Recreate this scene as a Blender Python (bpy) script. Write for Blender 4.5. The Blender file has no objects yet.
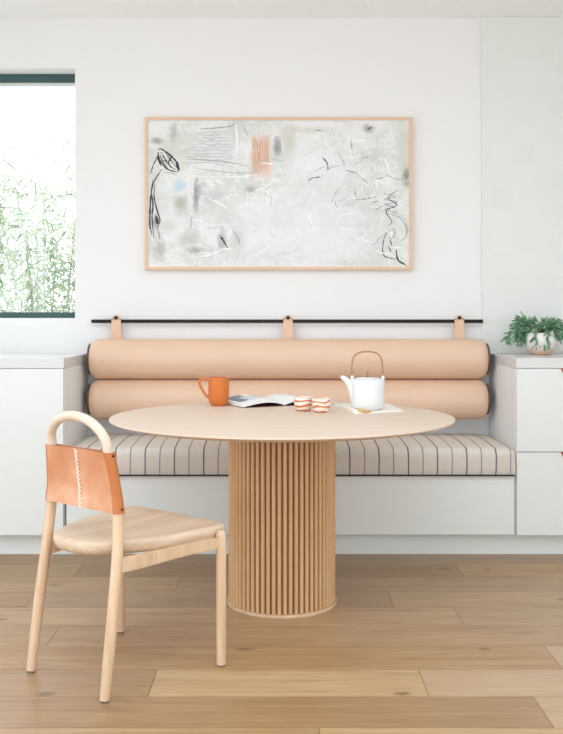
import bpy, bmesh, math, random
from mathutils import Vector, Matrix, noise
random.seed(7)
PI = math.pi
C = bpy.context.scene.collection
F, X0, Y0, H = 925.0, 278.0, 318.0, 1.14          # focal length in px, principal point, eye height

# ------------------------------------------------------------------ helpers
def lin(c):
    r = []
    for v in c[:3]:
        v = v / 255.0
        r.append(v / 12.92 if v <= 0.04045 else ((v + 0.055) / 1.055) ** 2.4)
    return (r[0], r[1], r[2], 1.0)

def new_mat(name):
    m = bpy.data.materials.new(name); m.use_nodes = True
    nt = m.node_tree
    return m, nt, nt.nodes['Principled BSDF']

def N(nt, typ, **kw):
    n = nt.nodes.new(typ)
    for k, v in kw.items():
        if k in n.inputs.keys() if isinstance(k, str) else False:
            n.inputs[k].default_value = v
        else:
            setattr(n, k, v)
    return n

def mixc(nt, fac, a, b, blend='MIX'):
    n = nt.nodes.new('ShaderNodeMix'); n.data_type = 'RGBA'; n.blend_type = blend
    for sock, val in ((n.inputs[0], fac), (n.inputs[6], a), (n.inputs[7], b)):
        if hasattr(val, 'is_output'): nt.links.new(val, sock)
        else: sock.default_value = val
    return n.outputs[2]

def math_n(nt, op, a, b=0.0, c=0.0, clamp=False):
    n = nt.nodes.new('ShaderNodeMath'); n.operation = op; n.use_clamp = clamp
    for i, val in enumerate((a, b, c)):
        if hasattr(val, 'is_output'): nt.links.new(val, n.inputs[i])
        else: n.inputs[i].default_value = val
    return n.outputs[0]

def objco(nt, scale=(1, 1, 1), loc=(0, 0, 0)):
    t = nt.nodes.new('ShaderNodeTexCoord'); mp = nt.nodes.new('ShaderNodeMapping')
    mp.inputs['Scale'].default_value = scale; mp.inputs['Location'].default_value = loc
    nt.links.new(t.outputs['Object'], mp.inputs[0])
    return mp.outputs[0]

def noise_n(nt, vec, scale, detail=3, rough=0.5):
    n = nt.nodes.new('ShaderNodeTexNoise'); n.inputs['Scale'].default_value = scale
    n.inputs['Detail'].default_value = detail; n.inputs['Roughness'].default_value = rough
    nt.links.new(vec, n.inputs['Vector'])
    return n.outputs['Fac']

def bump(nt, bsdf, h, strength, dist=0.01):
    b = nt.nodes.new('ShaderNodeBump'); b.inputs['Strength'].default_value = strength
    b.inputs['Distance'].default_value = dist
    nt.links.new(h, b.inputs['Height']); nt.links.new(b.outputs[0], bsdf.inputs['Normal'])

def ramp(nt, fac, stops):
    r = nt.nodes.new('ShaderNodeValToRGB'); e = r.color_ramp.elements
    e[0].position, e[0].color = stops[0]; e[1].position, e[1].color = stops[-1]
    for p, c in stops[1:-1]:
        x = e.new(p); x.color = c
    nt.links.new(fac, r.inputs[0])
    return r.outputs[0]

def plain(name, rgb, rough=0.5, metal=0.0, nscale=0, namt=0.04, bumps=0.0):
    m, nt, b = new_mat(name)
    b.inputs['Roughness'].default_value = rough; b.inputs['Metallic'].default_value = metal
    c = lin(rgb)
    if nscale:
        f = noise_n(nt, objco(nt), nscale, 4)
        d = tuple(x * (1 - namt * 2) for x in c[:3]) + (1,)
        nt.links.new(mixc(nt, f, c, d), b.inputs['Base Color'])
        if bumps: bump(nt, b, f, bumps, 0.004)
    else:
        b.inputs['Base Color'].default_value = c
    return m

def wood(name, light, dark, axis='Z', freq=40, rough=0.45, contrast=0.5, bumps=0.05):
    m, nt, b = new_mat(name)
    b.inputs['Roughness'].default_value = rough
    sc = {'X': (0.05, 1, 1), 'Y': (1, 0.05, 1), 'Z': (1, 1, 0.05)}[axis]
    v = objco(nt, sc)
    f1 = noise_n(nt, v, freq, 6, 0.6)
    f2 = noise_n(nt, v, freq * 5, 3, 0.6)
    f = math_n(nt, 'ADD', math_n(nt, 'MULTIPLY', f1, 0.7), math_n(nt, 'MULTIPLY', f2, 0.3))
    lo, hi = 0.5 - 0.25 / max(contrast, .01) * 0.5, 0.5 + 0.25 / max(contrast, .01) * 0.5
    nt.links.new(ramp(nt, f, [(max(0, lo), lin(dark)), (min(1, hi), lin(light))]), b.inputs['Base Color'])
    if bumps: bump(nt, b, f, bumps, 0.002)
    return m

def mesh_obj(name, bm, mats=None, parent=None, smooth=False, angle=None):
    me = bpy.data.meshes.new(name)
    bm.normal_update()
    bm.to_mesh(me); bm.free()
    if mats is not None:
        for m in (mats if isinstance(mats, (list, tuple)) else [mats]): me.materials.append(m)
    if smooth or angle:
        for p in me.polygons: p.use_smooth = True
        if angle: me.set_sharp_from_angle(angle=math.radians(angle))
    o = bpy.data.objects.new(name, me); C.objects.link(o)
    if parent: o.parent = parent
    return o

def empty(name, loc=(0, 0, 0), rz=0.0):
    o = bpy.data.objects.new(name, None); C.objects.link(o)
    o.location = loc; o.rotation_euler = (0, 0, rz); o.empty_display_size = 0.1
    return o

def tag(o, label=None, cat=None, group=None, kind=None):
    if label: o['label'] = label
    if cat: o['category'] = cat
    if group: o['group'] = group
    if kind: o['kind'] = kind
    return o

def add_box(bm, x0, x1, y0, y1, z0, z1, mi=0, bevel=0.0):
    r = bmesh.ops.create_cube(bm, size=1)
    vs = r['verts']
    for v in vs:
        v.co = Vector((x0 + (v.co.x + .5) * (x1 - x0), y0 + (v.co.y + .5) * (y1 - y0), z0 + (v.co.z + .5) * (z1 - z0)))
    fs = set(f for v in vs for f in v.link_faces)
    for f in fs: f.material_index = mi
    if bevel:
        es = set(e for v in vs for e in v.link_edges)
        bmesh.ops.bevel(bm, geom=list(es), offset=bevel, segments=2, affect='EDGES', profile=0.5)

def add_lathe(bm, prof, segs=48, c=(0, 0), mi=0, caps=True):
    rings = []
    for r, z in prof:
        rings.append([bm.verts.new((c[0] + r * math.cos(2 * PI * i / segs), c[1] + r * math.sin(2 * PI * i / segs), z)) for i in range(segs)])
    for a, b in zip(rings, rings[1:]):
        for i in range(segs):
            f = bm.faces.new((a[i], a[(i + 1) % segs], b[(i + 1) % segs], b[i])); f.material_index = mi
    if caps:
        if prof[0][0] > 1e-5: f = bm.faces.new(list(reversed(rings[0]))); f.material_index = mi
        if prof[-1][0] > 1e-5: f = bm.faces.new(rings[-1]); f.material_index = mi

def catmull(pts, n):
    out = []
    P = [Vector(p) for p in pts]
    P = [2 * P[0] - P[1]] + P + [2 * P[-1] - P[-2]]
    for i in range(1, len(P) - 2):
        for k in range(n):
            t = k / n
            a, b, c, d = P[i - 1], P[i], P[i + 1], P[i + 2]
            out.append(0.5 * ((2 * b) + (c - a) * t + (2 * a - 5 * b + 4 * c - d) * t * t + (3 * b - a - 3 * c + d) * t ** 3))
    out.append(P[-2])
    return out

def add_tube(bm, pts, rad, segs=12, mi=0, cap=True, flat=1.0):
    """sweep a circle (optionally flattened) along pts; rad a number or a list"""
    pts = [Vector(p) for p in pts]; n = len(pts)
    R = rad if isinstance(rad, (list, tuple)) else [rad] * n
    T = []
    for i in range(n):
        t = pts[min(i + 1, n - 1)] - pts[max(i - 1, 0)]
        T.append(t.normalized())
    up = Vector((0, 0, 1)) if abs(T[0].z) < 0.9 else Vector((0, 1, 0))
    nrm = (up - T[0] * up.dot(T[0])).normalized()
    rings = []
    for i in range(n):
        nrm = (nrm - T[i] * nrm.dot(T[i])).normalized()
        bi = T[i].cross(nrm)
        rings.append([bm.verts.new(pts[i] + R[i] * (math.cos(2 * PI * k / segs) * nrm * flat + math.sin(2 * PI * k / segs) * bi)) for k in range(segs)])
    for a, b in zip(rings, rings[1:]):
        for k in range(segs):
            f = bm.faces.new((a[k], b[k], b[(k + 1) % segs], a[(k + 1) % segs])); f.material_index = mi
    if cap:
        for ring in (rings[0], rings[-1]):
            try: f = bm.faces.new(ring); f.material_index = mi
            except ValueError: pass
    bmesh.ops.recalc_face_normals(bm, faces=bm.faces[:])

def rbox(sx, sy, sz, r, n_edge=5, nx=2, ny=2, nz=2):
    """rounded box mesh centred at origin"""
    def coords(s, k):
        s2 = s / 2; c = [-s2 + r * (1 - math.cos(i / n_edge * PI / 2)) if False else -s2 + r * (i / n_edge) for i in range(n_edge)]
        inner = [-s2 + r + (s - 2 * r) * i / k for i in range(k + 1)]
        return c + inner + [-v for v in reversed(c)]
    cx, cy, cz = coords(sx, nx), coords(sy, ny), coords(sz, nz)
    bm = bmesh.new(); cache = {}
    hx, hy, hz = sx / 2 - r, sy / 2 - r, sz / 2 - r
    def V(x, y, z):
        k = (round(x, 6), round(y, 6), round(z, 6))
        if k not in cache:
            p = Vector((x, y, z)); q = Vector((max(-hx, min(hx, x)), max(-hy, min(hy, y)), max(-hz, min(hz, z))))
            d = p - q
            if d.length > 1e-9:
                # even out the arc spacing
                e = Vector([math.tan(v / r * PI / 4) for v in d]); p = q + e.normalized() * r
            cache[k] = bm.verts.new(p)
        return cache[k]
    def face(vs):
        try: bm.faces.new(vs)
        except ValueError: pass
    for s in (0, -1):
        for a, b in zip(cx, cx[1:]):
            for c, d in zip(cy, cy[1:]): face([V(a, c, cz[s]), V(b, c, cz[s]), V(b, d, cz[s]), V(a, d, cz[s])])
            for c, d in zip(cz, cz[1:]): face([V(a, cy[s], c), V(b, cy[s], c), V(b, cy[s], d), V(a, cy[s], d)])
        for a, b in zip(cy, cy[1:]):
            for c, d in zip(cz, cz[1:]): face([V(cx[s], a, c), V(cx[s], b, c), V(cx[s], b, d), V(cx[s], a, d)])
    bmesh.ops.recalc_face_normals(bm, faces=bm.faces[:])
    return bm

# ------------------------------------------------------------------ materials
M = {}
M['wall'] = plain('white_wall_paint', (239, 239, 238), 0.7, nscale=3, namt=0.006)
M['ceiling'] = plain('ceiling_paint', (250, 252, 252), 0.8, nscale=3, namt=0.005)
M['cab'] = plain('cabinet_paint', (233, 237, 234), 0.4, nscale=9, namt=0.008, bumps=0.02)
M['cabside'] = plain('cabinet_side_paint', (242, 245, 245), 0.45, nscale=9, namt=0.006)
M['counter'] = plain('counter_stone', (224, 225, 223), 0.25, nscale=18, namt=0.012)
M['kick'] = plain('plinth_paint', (230, 235, 232), 0.55, nscale=6, namt=0.01)
M['black'] = plain('black_metal', (24, 25, 25), 0.35, 0.6)
M['frame'] = plain('dark_green_window_frame', (52, 84, 84), 0.45)
M['winwhite'] = plain('white_window_trim', (235, 236, 234), 0.5)
M['copper'] = plain('copper_pull', (176, 106, 80), 0.35, 0.6, nscale=60, namt=0.06)
M['gap'] = plain('dark_gap', (60, 56, 52), 0.9)
M['tabletop'] = wood('pale_oak_top', (228, 209, 190), (214, 192, 171), 'X', 22, 0.5, 0.45)
M['slat'] = wood('oak_slats', (226, 188, 142), (200, 156, 108), 'Z', 30, 0.5, 0.6)
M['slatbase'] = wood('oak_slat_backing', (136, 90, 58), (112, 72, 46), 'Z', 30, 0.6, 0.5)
M['ash'] = wood('ash_legs', (228, 200, 168), (202, 168, 132), 'Z', 34, 0.45, 0.8)
M['ashtop'] = wood('ash_bent', (228, 210, 190), (212, 190, 166), 'Z', 34, 0.5, 0.6)
M['seat'] = wood('ash_seat', (220, 198, 172), (194, 166, 136), 'Y', 26, 0.5, 0.8)
M['picture'] = wood('light_wood_frame', (232, 200, 172), (220, 184, 154), 'X', 30, 0.5, 0.4)
M['bolster'] = plain('peach_leather', (232, 198, 170), 0.5, nscale=7, namt=0.035, bumps=0.04)
M['endshade'] = plain('end_shade_brown', (92, 66, 50), 0.5)  # colour of the painted shade at the bolster ends
M['strap'] = plain('peach_strap_leather', (232, 196, 166), 0.55, nscale=20, namt=0.04)
M['mug'] = plain('orange_stoneware', (212, 118, 48), 0.42, nscale=50, namt=0.05)
M['porcelain'] = plain('white_porcelain', (232, 233, 233), 0.22)
M['brass'] = plain('bronze_wire', (168, 128, 84), 0.35, 0.55)
M['paper'] = plain('paper', (238, 238, 236), 0.75)
M['ink'] = plain('page_picture_print', (132, 146, 154), 0.7, nscale=60, namt=0.15)
M['print_pale'] = plain('page_pale_print', (214, 219, 222), 0.7, nscale=60, namt=0.04)
M['cover'] = plain('book_cover', (118, 62, 54), 0.6)
M['cloth'] = plain('cream_cloth', (246, 240, 230), 0.85, nscale=200, namt=0.03)
M['tan'] = plain('tan_cloth_lining', (206, 168, 122), 0.8)
m, nt, b = new_mat('green_succulent'); M['leaf'] = m
nt.links.new(ramp(nt, noise_n(nt, objco(nt), 28, 3), [(.35, lin((74, 118, 84))), (.52, lin((110, 152, 116))), (.68, lin((160, 190, 164)))]), b.inputs['Base Color']); b.inputs['Roughness'].default_value = .4
M['stem'] = plain('plant_stem', (96, 118, 78), 0.6)
M['soil'] = plain('soil', (70, 55, 44), 0.95, nscale=80, namt=0.2)
M['thread'] = plain('cream_thread', (246, 230, 214), 0.8)
M['screw'] = plain('dark_screw', (64, 38, 28), 0.4, 0.5)
M['ground'] = plain('garden_ground', (186, 182, 168), 0.95, nscale=4, namt=0.1)
M['glide'] = plain('foot_glide', (110, 98, 84), 0.6)

# plank floor
m, nt, b = new_mat('oak_plank_floor'); M['floor'] = m
at = nt.nodes.new('ShaderNodeAttribute'); at.attribute_name = 'tone'
sep = nt.nodes.new('ShaderNodeSeparateColor'); nt.links.new(at.outputs['Color'], sep.inputs[0])
t = nt.nodes.new('ShaderNodeTexCoord'); va = nt.nodes.new('ShaderNodeVectorMath'); va.operation = 'MULTIPLY_ADD'
nt.links.new(at.outputs['Color'], va.inputs[0]); va.inputs[1].default_value = (13, 17, 11); nt.links.new(t.outputs['Object'], va.inputs[2])
mp = nt.nodes.new('ShaderNodeMapping'); mp.inputs['Scale'].default_value = (0.16, 1, 1); nt.links.new(va.outputs[0], mp.inputs[0])
g1 = noise_n(nt, mp.outputs[0], 17, 8, 0.68)
mp2 = nt.nodes.new('ShaderNodeMapping'); mp2.inputs['Scale'].default_value = (0.03, 1, 1); nt.links.new(va.outputs[0], mp2.inputs[0])
g2 = noise_n(nt, mp2.outputs[0], 120, 4, 0.6)
mp4 = nt.nodes.new('ShaderNodeMapping'); mp4.inputs['Scale'].default_value = (0.10, 1, 1); nt.links.new(va.outputs[0], mp4.inputs[0])
wv = nt.nodes.new('ShaderNodeTexWave'); wv.bands_direction = 'Y'; wv.inputs['Scale'].default_value = 9; wv.inputs['Distortion'].default_value = 11; wv.inputs['Detail'].default_value = 3; wv.inputs['Detail Scale'].default_value = 1.2
nt.links.new(mp4.outputs[0], wv.inputs['Vector'])
g = math_n(nt, 'ADD', math_n(nt, 'ADD', math_n(nt, 'MULTIPLY', g1, 0.66), math_n(nt, 'MULTIPLY', g2, 0.28)), math_n(nt, 'MULTIPLY', wv.outputs['Fac'], 0.06))
gc = ramp(nt, g, [(0.30, lin((146, 112, 74))), (0.45, lin((180, 148, 106))), (0.55, lin((190, 160, 119))), (0.70, lin((208, 182, 143)))])
tone = ramp(nt, sep.outputs[0], [(0, lin((176, 160, 146))), (0.5, lin((232, 222, 212))), (1, lin((255, 255, 255)))])
col = mixc(nt, 1.0, gc, tone, 'MULTIPLY')
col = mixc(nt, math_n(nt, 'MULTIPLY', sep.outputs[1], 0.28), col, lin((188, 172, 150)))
vk = nt.nodes.new('ShaderNodeTexVoronoi'); vk.inputs['Scale'].default_value = 1.3
mp3 = nt.nodes.new('ShaderNodeMapping'); mp3.inputs['Scale'].default_value = (0.55, 1.3, 1); nt.links.new(va.outputs[0], mp3.inputs[0])
nt.links.new(mp3.outputs[0], vk.inputs['Vector'])
kn = math_n(nt, 'SUBTRACT', 1.0, math_n(nt, 'MULTIPLY', vk.outputs['Distance'], 17.0), clamp=True)
col = mixc(nt, math_n(nt, 'MULTIPLY', kn, 0.7), col, lin((90, 66, 46)))
so = nt.nodes.new('ShaderNodeSeparateXYZ'); nt.links.new(t.outputs['Object'], so.inputs[0])
kw = noise_n(nt, t.outputs['Object'], 45, 4, .6)
for kx, ky, kr in [(-.115, 3.184, .020), (.752, 4.205, .022), (.715, 3.184, .014), (.378, 2.806, .016), (-.705, 2.806, .020), (.22, 4.15, .014), (-1.05, 3.50, .018), (1.15, 3.75, .016), (.95, 4.2, .013), (-.95, 3.95, .016)]:
    dx = math_n(nt, 'DIVIDE', math_n(nt, 'SUBTRACT', so.outputs[0], kx), kr * 1.7); dy = math_n(nt, 'DIVIDE', math_n(nt, 'SUBTRACT', so.outputs[1], ky), kr * .9)
    d = math_n(nt, 'SQRT', math_n(nt, 'ADD', math_n(nt, 'MULTIPLY', dx, dx), math_n(nt, 'MULTIPLY', dy, dy)))
    d = math_n(nt, 'ADD', d, math_n(nt, 'MULTIPLY', math_n(nt, 'SUBTRACT', kw, .5), 1.6))
    col = mixc(nt, math_n(nt, 'MULTIPLY', math_n(nt, 'SUBTRACT', 1.25, d, clamp=True), .85), col, lin((104, 80, 56)))
nt.links.new(col, b.inputs['Base Color']); b.inputs['Roughness'].default_value = 0.34
bump(nt, b, g, 0.06, 0.002)

# striped seat fabric: alternating wide and thin dark stripes across X (world metres)
m, nt, b = new_mat('striped_seat_fabric'); M['fabric'] = m
v = objco(nt); sx = nt.nodes.new('ShaderNodeSeparateXYZ'); nt.links.new(v, sx.inputs[0])
wv = noise_n(nt, objco(nt, (1, 1, 1)), 5, 2)
xx = math_n(nt, 'ADD', sx.outputs[0], math_n(nt, 'MULTIPLY', math_n(nt, 'SUBTRACT', wv, 0.5), 0.010))
def stripe(off, period, w):
    q = math_n(nt, 'ADD', math_n(nt, 'DIVIDE', math_n(nt, 'SUBTRACT', xx, off), period), 100.5)
    d = math_n(nt, 'ABSOLUTE', math_n(nt, 'SUBTRACT', math_n(nt, 'FRACT', q), 0.5))
    return math_n(nt, 'LESS_THAN', d, w / period / 2)
s1 = stripe(0.4804, 0.139, 0.0062); s2 = stripe(0.4804 + .0695, 0.139, 0.0052)
weave = noise_n(nt, v, 260, 2)
base = mixc(nt, weave, lin((226, 219, 209)), lin((206, 197, 186)))
c = mixc(nt, math_n(nt, 'MULTIPLY', s2, 0.72), base, lin((96, 88, 86)))
c = mixc(nt, math_n(nt, 'MULTIPLY', s1, 0.9), c, lin((74, 66, 66)))
nt.links.new(c, b.inputs['Base Color']); b.inputs['Roughness'].default_value = 0.9
bump(nt, b, weave, 0.15, 0.002)

# chair leather
m, nt, b = new_mat('tan_leather'); M['leather'] = m
v = objco(nt, (1, 1, 1))
f1 = noise_n(nt, v, 6, 3, 0.5)
nt.links.new(ramp(nt, f1, [(0.3, lin((196, 128, 86))), (0.5, lin((210, 150, 112))), (0.7, lin((228, 184, 154)))]), b.inputs['Base Color'])
b.inputs['Roughness'].default_value = 0.38
bump(nt, b, f1, 0.25, 0.01)
M['leatheredge'] = plain('leather_wrap_edge', (192, 114, 56), 0.4, nscale=20, namt=0.05)

# marbled tumblers
m, nt, b = new_mat('marbled_glaze'); M['marble'] = m
w = nt.nodes.new('ShaderNodeTexWave'); w.inputs['Scale'].default_value = 4.5; w.inputs['Distortion'].default_value = 7
w.inputs['Detail'].default_value = 3; w.bands_direction = 'Z'; nt.links.new(objco(nt, (2.5, 2.5, 3.2)), w.inputs['Vector'])
nt.links.new(ramp(nt, w.outputs['Fac'], [(0.0, lin((198, 118, 74))), (0.3, lin((222, 158, 118))), (0.5, lin((240, 222, 204))), (1, lin((240, 230, 218)))]), b.inputs['Base Color'])
b.inputs['Roughness'].default_value = 0.3
# bowl: off white with a raw clay foot
m, nt, b = new_mat('bowl_glaze'); M['bowl'] = m
sx = nt.nodes.new('ShaderNodeSeparateXYZ'); nt.links.new(objco(nt), sx.inputs[0])
nt.links.new(ramp(nt, math_n(nt, 'MULTIPLY', sx.outputs[2], 8.0), [(0.05, lin((222, 186, 164))), (0.32, lin((240, 224, 214))), (0.6, lin((242, 238, 234)))]), b.inputs['Base Color'])
b.inputs['Roughness'].default_value = 0.45

# right wall field: pale square glazed tiles, barely visible
m, nt, b = new_mat('pale_square_tile'); M['tile'] = m
sx = nt.nodes.new('ShaderNodeSeparateXYZ'); nt.links.new(objco(nt), sx.inputs[0])
cb = nt.nodes.new('ShaderNodeCombineXYZ'); nt.links.new(sx.outputs[0], cb.inputs[0]); nt.links.new(sx.outputs[2], cb.inputs[1])
br = nt.nodes.new('ShaderNodeTexBrick'); br.offset = 0.0; br.squash = 1.0
br.inputs['Scale'].default_value = 1.0; br.inputs['Brick Width'].default_value = 0.115; br.inputs['Row Height'].default_value = 0.115
br.inputs['Mortar Size'].default_value = 0.0018; br.inputs['Color1'].default_value = lin((233, 234, 231)); br.inputs['Color2'].default_value = lin((230, 232, 228))
br.inputs['Mortar'].default_value = lin((234, 235, 232)); nt.links.new(cb.outputs[0], br.inputs['Vector'])
nt.links.new(br.outputs['Color'], b.inputs['Base Color']); b.inputs['Roughness'].default_value = 0.5

# window glass and bamboo leaves
m, nt, b = new_mat('clear_pane'); M['glass'] = m
nt.nodes.remove(b); tr = nt.nodes.new('ShaderNodeBsdfTransparent'); gl = nt.nodes.new('ShaderNodeBsdfGlossy'); gl.inputs['Roughness'].default_value = 0.03
mx = nt.nodes.new('ShaderNodeMixShader'); mx.inputs[0].default_value = 0.05
nt.links.new(tr.outputs[0], mx.inputs[1]); nt.links.new(gl.outputs[0], mx.inputs[2]); nt.links.new(mx.outputs[0], nt.nodes['Material Output'].inputs[0])
def leafmat(name, a, bcol):
    m, nt, b = new_mat(name)
    f = noise_n(nt, objco(nt), 3.5, 3)
    col = ramp(nt, f, [(0.38, lin(a)), (0.62, lin(bcol))])
    nt.nodes.remove(b)
    d = nt.nodes.new('ShaderNodeBsdfDiffuse'); tl = nt.nodes.new('ShaderNodeBsdfTranslucent'); mx = nt.nodes.new('ShaderNodeMixShader'); mx.inputs[0].default_value = .45
    nt.links.new(col, d.inputs[0]); nt.links.new(col, tl.inputs[0]); nt.links.new(d.outputs[0], mx.inputs[1]); nt.links.new(tl.outputs[0], mx.inputs[2])
    nt.links.new(mx.outputs[0], nt.nodes['Material Output'].inputs[0])
    return m
M['bamboo'] = leafmat('bamboo_leaf', (104, 128, 98), (180, 190, 158))
M['bamboo2'] = leafmat('bamboo_leaf_pale', (140, 158, 126), (214, 216, 190))

# ------------------------------------------------------------------ the setting
LX, RX, BY, RY = -2.75, 2.75, 5.0, -2.4       # left, right, back and rear (behind the camera) walls
CZ = 2.76
S = lambda o: tag(o, kind='structure')
# floor of long planks
ys = [2.572 + 0.2137 * k for k in range(-24, 13)]
known = {2.358: [0.114, -1.4, 1.7], 2.572: [0.768, -0.95, 2.1], 2.786: [0.455, -0.392, -1.9, 1.9], 2.999: [0.924, -1.1], 3.213: [-0.806, 1.35],
         3.427: [0.691, -1.25, 2.2], 3.641: [0.456, -1.0, 1.9], 3.854: [-0.43, 1.25], 4.068: [0.82, -0.9], 4.282: [-0.2, 1.6]}
tones = {(2.358): [.5, .45, .7, .5], 2.572: [.35, .3, .6, .5], 2.786: [.5, .35, .9, .75, .6], 2.999: [.5, .5, .75, .7], 3.213: [.55, .5, .6],
         3.427: [.5, .75, .45, .5], 3.641: [.4, .35, .5, .5], 3.854: [.5, .35, .6], 4.068: [.4, .3, .55], 4.282: [.4, .35, .5]}
bm = bmesh.new()
fl_cols = []
for y0, y1 in zip(ys, ys[1:]):
    y1 = min(y1, BY)
    if y0 >= BY: break
    key = round(y0, 3); js = None
    for k in known:
        if abs(k - y0) < 0.01: js = sorted(known[k]); tn = tones[k]
    if js is None:
        js = []; x = LX + random.uniform(.3, 1.6)
        while x < RX - .3: js.append(x); x += random.uniform(1.1, 1.9)
        tn = [random.uniform(.3, .8) for _ in range(len(js) + 1)]
    xs = [LX] + js + [RX]
    for i, (a, c_) in enumerate(zip(xs, xs[1:])):
        g_ = 0.0009
        n0 = len(bm.faces)
        add_box(bm, a + g_, c_ - g_, y0 + g_, y1 - g_, -0.012, 0.0)
        tcol = (tn[i % len(tn)], random.random() * .8 if not (2.5 < y0 < 3.3 and a > .4) else 1.0, random.random(), 1)  # near right planks greyed: the floor sheen is put into their colour
        fl_cols.append((n0, tcol))
nb = len(bm.faces)
add_box(bm, LX - .2, RX + .2, RY - .2, BY + .2, -0.12, -0.006, 1)
lay = bm.loops.layers.float_color.new('tone')
bm.faces.ensure_lookup_table()
for i, (n0, tc) in enumerate(fl_cols):
    n1 = fl_cols[i + 1][0] if i + 1 < len(fl_cols) else nb
    for k in range(n0, n1):
        for l in bm.faces[k].loops: l[lay] = tc
S(mesh_obj('floor', bm, [M['floor'], M['gap']]))

bm = bmesh.new(); 
KX0, KX1, KY0, KY1 = -1.9, 1.5, -.6, 2.6      # skylight opening
add_box(bm, LX - .2, KX0, RY - .2, BY + .35, CZ, CZ + .15); add_box(bm, KX1, RX + .2, RY - .2, BY + .35, CZ, CZ + .15)
add_box(bm, KX0, KX1, RY - .2, KY0, CZ, CZ + .15); add_box(bm, KX0, KX1, KY1, BY + .35, CZ, CZ + .15); S(mesh_obj('ceiling', bm, M['ceiling']))
# back wall with the window opening
WX0, WX1, WZ0, WZ1, WT = -2.55, -1.097, 1.14, 2.49, 0.22
bm = bmesh.new()
add_box(bm, WX1, RX + .2, BY, BY + WT, -.1, CZ); add_box(bm, LX - .2, WX0, BY, BY + WT, -.1, CZ)
add_box(bm, WX0, WX1, BY, BY + WT, -.1, WZ0); add_box(bm, WX0, WX1, BY, BY + WT, WZ1, CZ)
S(mesh_obj('wall_back', bm, M['wall']))
# tiled field, slightly proud of the painted wall
bm = bmesh.new(); add_box(bm, 1.106, RX, BY - .028, BY - .0005, .95, CZ - .001)
S(mesh_obj('trim_1', bm, M['tile']))
bm = bmesh.new(); add_box(bm, 1.099, 1.106, BY - .030, BY - .0005, .95, CZ - .001, 0, .0015)
S(mesh_obj('trim_2', bm, M['winwhite']))
# left wall with a wide glazed opening, right wall, rear wall with a wide opening
def pierced(name, horiz, fixed, t, a0, a1, o0, o1, z0, z1):
    bm = bmesh.new()
    def bx(p, q, zz0, zz1):
        if horiz: add_box(bm, p, q, min(fixed, fixed + t), max(fixed, fixed + t), zz0, zz1)
        else: add_box(bm, min(fixed, fixed + t), max(fixed, fixed + t), p, q, zz0, zz1)
    bx(a0, o0, -.1, CZ); bx(o1, a1, -.1, CZ); bx(o0, o1, z1, CZ)
    if z0 > 0: bx(o0, o1, -.1, z0)
    return S(mesh_obj(name, bm, M['wall']))
LO = (-1.4, 3.0, .1, 2.5)
RW = (-.5, 2.4, .7, 2.1)
RO = (-1.9, 1.4, .0, 2.2)
pierced('wall_left', False, LX, -.2, RY, BY, *LO)
pierced('wall_rear', True, RY, -.2, LX, RX, *RO)
pierced('wall_right', False, RX, .2, RY, BY, *RW)

def window_frame(name, horiz, fixed, a0, a1, z0, z1, nmull, w=.045, d=.06, mat=None, extra=None):
    root = tag(empty(name), kind='structure')
    bm = bmesh.new()
    def bx(b_, p, q, zz0, zz1, dd=d, off=0):
        if horiz: add_box(b_, p, q, fixed + off, fixed + off + dd, zz0, zz1)
        else: add_box(b_, fixed + off, fixed + off + dd, p, q, zz0, zz1)
    bx(bm, a0, a0 + w, z0, z1); bx(bm, a1 - w, a1, z0, z1); bx(bm, a0 + w, a1 - w, z0, z0 + w); bx(bm, a0 + w, a1 - w, z1 - w, z1)
    for i in range(nmull):
        c_ = a0 + (a1 - a0) * (i + 1) / (nmull + 1); bx(bm, c_ - w / 2, c_ + w / 2, z0 + w, z1 - w)
    mesh_obj('window_frame', bm, mat, root)
    return root, bx
w1, bx = window_frame('window_1', True, BY + .118, WX0, WX1 + .045, WZ0 - .012, WZ1 + .0, 0, w=.044, mat=M['frame'])
bm = bmesh.new(); bx(bm, WX0 + .044, WX1 - .001, WZ0 + .032, WZ1 - .044, .006, .03); mesh_obj('pane', bm, M['glass'], w1)
bm = bmesh.new(); bx(bm, WX0 + .044, WX1 - .001, WZ1 - .062, WZ1 - .044, .02, .02); mesh_obj('inner_trim', bm, M['winwhite'], w1)
window_frame('window_2', False, LX - .13, LO[0], LO[1], LO[2], LO[3], 3, mat=M['frame'])
window_frame('window_4', False, RX + .07, RW[0], RW[1], RW[2], RW[3], 3, mat=M['frame'])
window_frame('window_3', True, RY - .13, RO[0], RO[1], RO[2], RO[3], 2, mat=M['frame'])

# ------------------------------------------------------------------ built-in cabinets and bench
FY = 4.41                                    # front plane of the joinery
BL, BR = -1.0226, 1.1375                     # the niche between the cabinets
bm = bmesh.new(); add_box(bm, LX, RX, 4.468, 4.488, 0.0, .101)
S(mesh_obj('baseboard_back', bm, M['kick']))

def half_disc(bm, cx, cy, cz, r, th):
    n = 14; top = [];
    pts = [(cx + r * math.cos(-PI * i / n), cz + r * math.sin(-PI * i / n) * .85) for i in range(n + 1)]
    a = [bm.verts.new((x, cy, z)) for x, z in pts]; b_ = [bm.verts.new((x, cy - th, z)) for x, z in pts]
    bm.faces.new(a); bm.faces.new(list(reversed(b_)))
    for i in range(len(pts)):
        j = (i + 1) % len(pts); bm.faces.new((a[i], b_[i], b_[j], a[j]))
    bmesh.ops.recalc_face_normals(bm, faces=bm.faces[:])

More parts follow.
